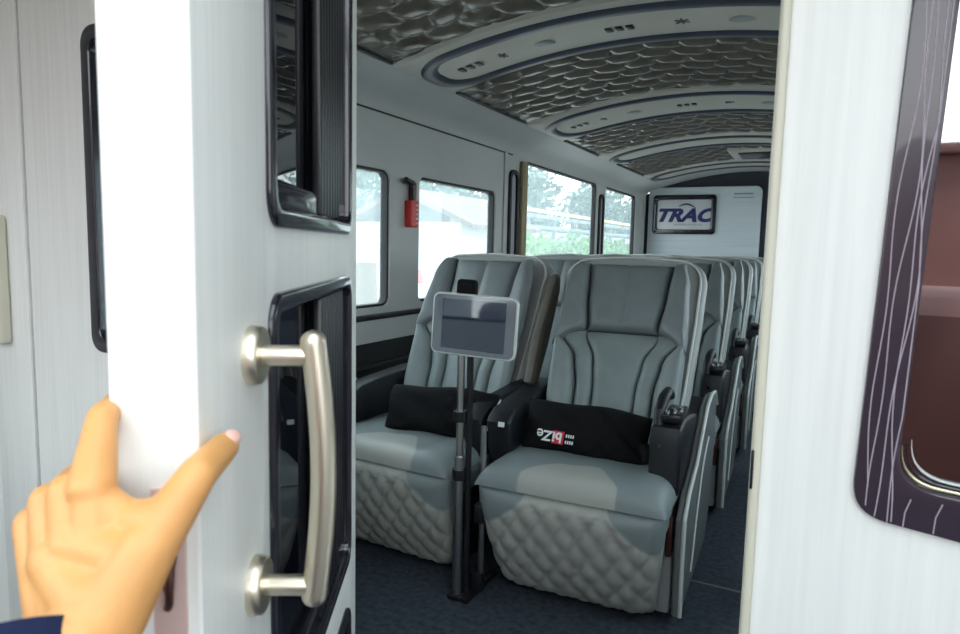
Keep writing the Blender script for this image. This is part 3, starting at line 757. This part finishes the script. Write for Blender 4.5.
for i, (x, y) in enumerate(bsp):
    rnd = random.Random(i + 40); bm = bmesh.new(); hgt = 1.25 + .15 * rnd.random()
    foliage(bm, (0, 0, hgt), (.9, 1.25, hgt), 700, .13, rnd)
    o = obj('bush', bm, M['leafB'], smooth=False, recalc=False); o.location = (x, y, -.95 + .1); tag(o, bl[i], 'bush', 'bushes in front of the rail fence')
fn = empty('rail_fence', (-10.6, 31, -.95), 0, 'grey horizontal rail fence behind the green bushes', 'fence')
BOX('fence_wall', (-.2, 0, 1.45), (.12, 25, 2.9), M['plaster'], fn, .01)
for z in (1.9, 2.5, 3.05, 3.5): BOX('rail', (0, 0, z), (.10, 25, .16), M['rail'], fn, .01)
BOX('yellow_rail', (.06, 0, 3.72), (.08, 25, .14), M['yellowp'], fn, .01)
for k in range(9): BOX('fence_post', (-.06, -12 + 3 * k, 1.95), (.12, .12, 3.9), M['rail'], fn, .01)
sd = empty('white_shed', (-8.6, 14.7, -.95), 0, 'white walled shed with a brown pitched roof outside the second window', 'shed')
BOX('wall', (0, 0, 1.35), (3.0, 3.6, 2.7), M['plaster'], sd, .02)
PLATE('roof', [[(-1.9, 2.55), (0, 3.35), (1.9, 2.55), (1.9, 2.65), (0, 3.5), (-1.9, 2.65)]], -2.0, 2.0, XZ, M['rooftile'], sd)
bd = empty('low_outbuilding', (-12.9, 14.8, -.95), 0, 'low white building with grey roof outside the nearest window', 'building')
BOX('wall', (0, 0, 1.4), (3, 5.4, 2.8), M['plaster'], bd, .02); BOX('roof', (.2, 0, 2.9), (3.8, 5.8, .22), M['rail'], bd, .03)
br = empty('barrier', (-6.2, 8.7, -.95), 0, 'red and white striped barrier board outside the nearest window', 'barrier')
for k in range(6): BOX('stripe', (0, -1.0 + .4 * k, 1.62), (.05, .4, .24), M['red'] if k % 2 else M['white'], br, .004)
for k in (-1, 1): BOX('post', (.04, k * .9, .8), (.06, .08, 1.6), M['rail'], br, .004)
TUBE('stump', [(-4.9, 6.55, -.95), (-4.9, 6.55, .2), (-4.95, 6.6, .98)], [.17, .14, .13], M['bark'])
tag(bpy.data.objects['stump'], 'cut brown tree stump outside the nearest side window', 'stump')
mb = empty('maroon_reflection_block', (3, -13, -.95), 0, 'unseen maroon block added for the right partition glass to mirror', 'building')  # made-up block out of view, gives the glass its brown reflection
BOX('wall', (0, 0, 1.9), (16, 4, 3.8), M['maroon'], mb, .05); BOX('top_edge', (0, 0, 3.88), (16.4, 4.4, .16), M['maroon'], mb, .03)
# ------------------------------------------------------------------ light
W = bpy.data.worlds.new('sky'); S.world = W; W.use_nodes = True; nt = W.node_tree
bg_ = nt.nodes['Background']; tcw = nt.nodes.new('ShaderNodeTexCoord'); sep = nt.nodes.new('ShaderNodeSeparateXYZ'); ramp = nt.nodes.new('ShaderNodeValToRGB')
nt.links.new(tcw.outputs['Generated'], sep.inputs[0]); nt.links.new(sep.outputs['Z'], ramp.inputs[0])
ramp.color_ramp.elements[0].position = 0; ramp.color_ramp.elements[0].color = (.98, .985, .985, 1)
ramp.color_ramp.elements[1].position = .6; ramp.color_ramp.elements[1].color = (.82, .93, 1, 1)
nt.links.new(ramp.outputs[0], bg_.inputs[0]); bg_.inputs[1].default_value = 3.0
sun = bpy.data.lights.new('sun', 'SUN'); sun.energy = 2.2; sun.angle = radians(6); sun.color = (1, .97, .92)
so = bpy.data.objects.new('sun', sun); C.objects.link(so)
d = Vector((.40, .30, .87)); so.rotation_euler = d.to_track_quat('Z', 'Y').to_euler()
def portal(loc, sx, sy, face):
    l = bpy.data.lights.new('window_portal', 'AREA'); l.shape = 'RECTANGLE'; l.size = sx; l.size_y = sy; l.cycles.is_portal = True
    o = bpy.data.objects.new('window_portal', l); C.objects.link(o); o.location = loc
    o.rotation_euler = Vector(face).to_track_quat('-Z', 'Z').to_euler()
for (a, b_), top in [(q, 1.565) for q in w1] + [(q, 1.82) for q in w2]:
    portal((XL - .08, (a + b_) / 2, (.9 + top) / 2), b_ - a, top - .9, (1, 0, 0))
    portal((XR + .08, (a + b_) / 2, (.9 + top) / 2), b_ - a, top - .9, (-1, 0, 0))
portal((-.6, -.8, 1.05), 2.7, 2.1, (0, 1, 0)); portal((.78, .1, 1.05), 1.8, 2.1, (-1, 0, 0))

# ------------------------------------------------------------------ camera
cam = bpy.data.cameras.new('camera'); cam.sensor_width = 36; cam.lens = 24.75; cam.clip_start = .02; cam.clip_end = 300
co = bpy.data.objects.new('camera', cam); C.objects.link(co); S.camera = co
Rm = Matrix(((.88951, -.06755, .45189), (.45637, .08322, -.88589), (.02224, .99424, .10485)))
co.matrix_world = Matrix.Translation((0, 0, 1.2)) @ Rm.to_4x4()
cam.dof.use_dof = True; cam.dof.focus_distance = 2.4; cam.dof.aperture_fstop = 9
S.view_settings.view_transform = 'Standard'; S.view_settings.look = 'None'; S.view_settings.gamma = 1; S.view_settings.use_curve_mapping = False
S.view_settings.exposure = 0.6
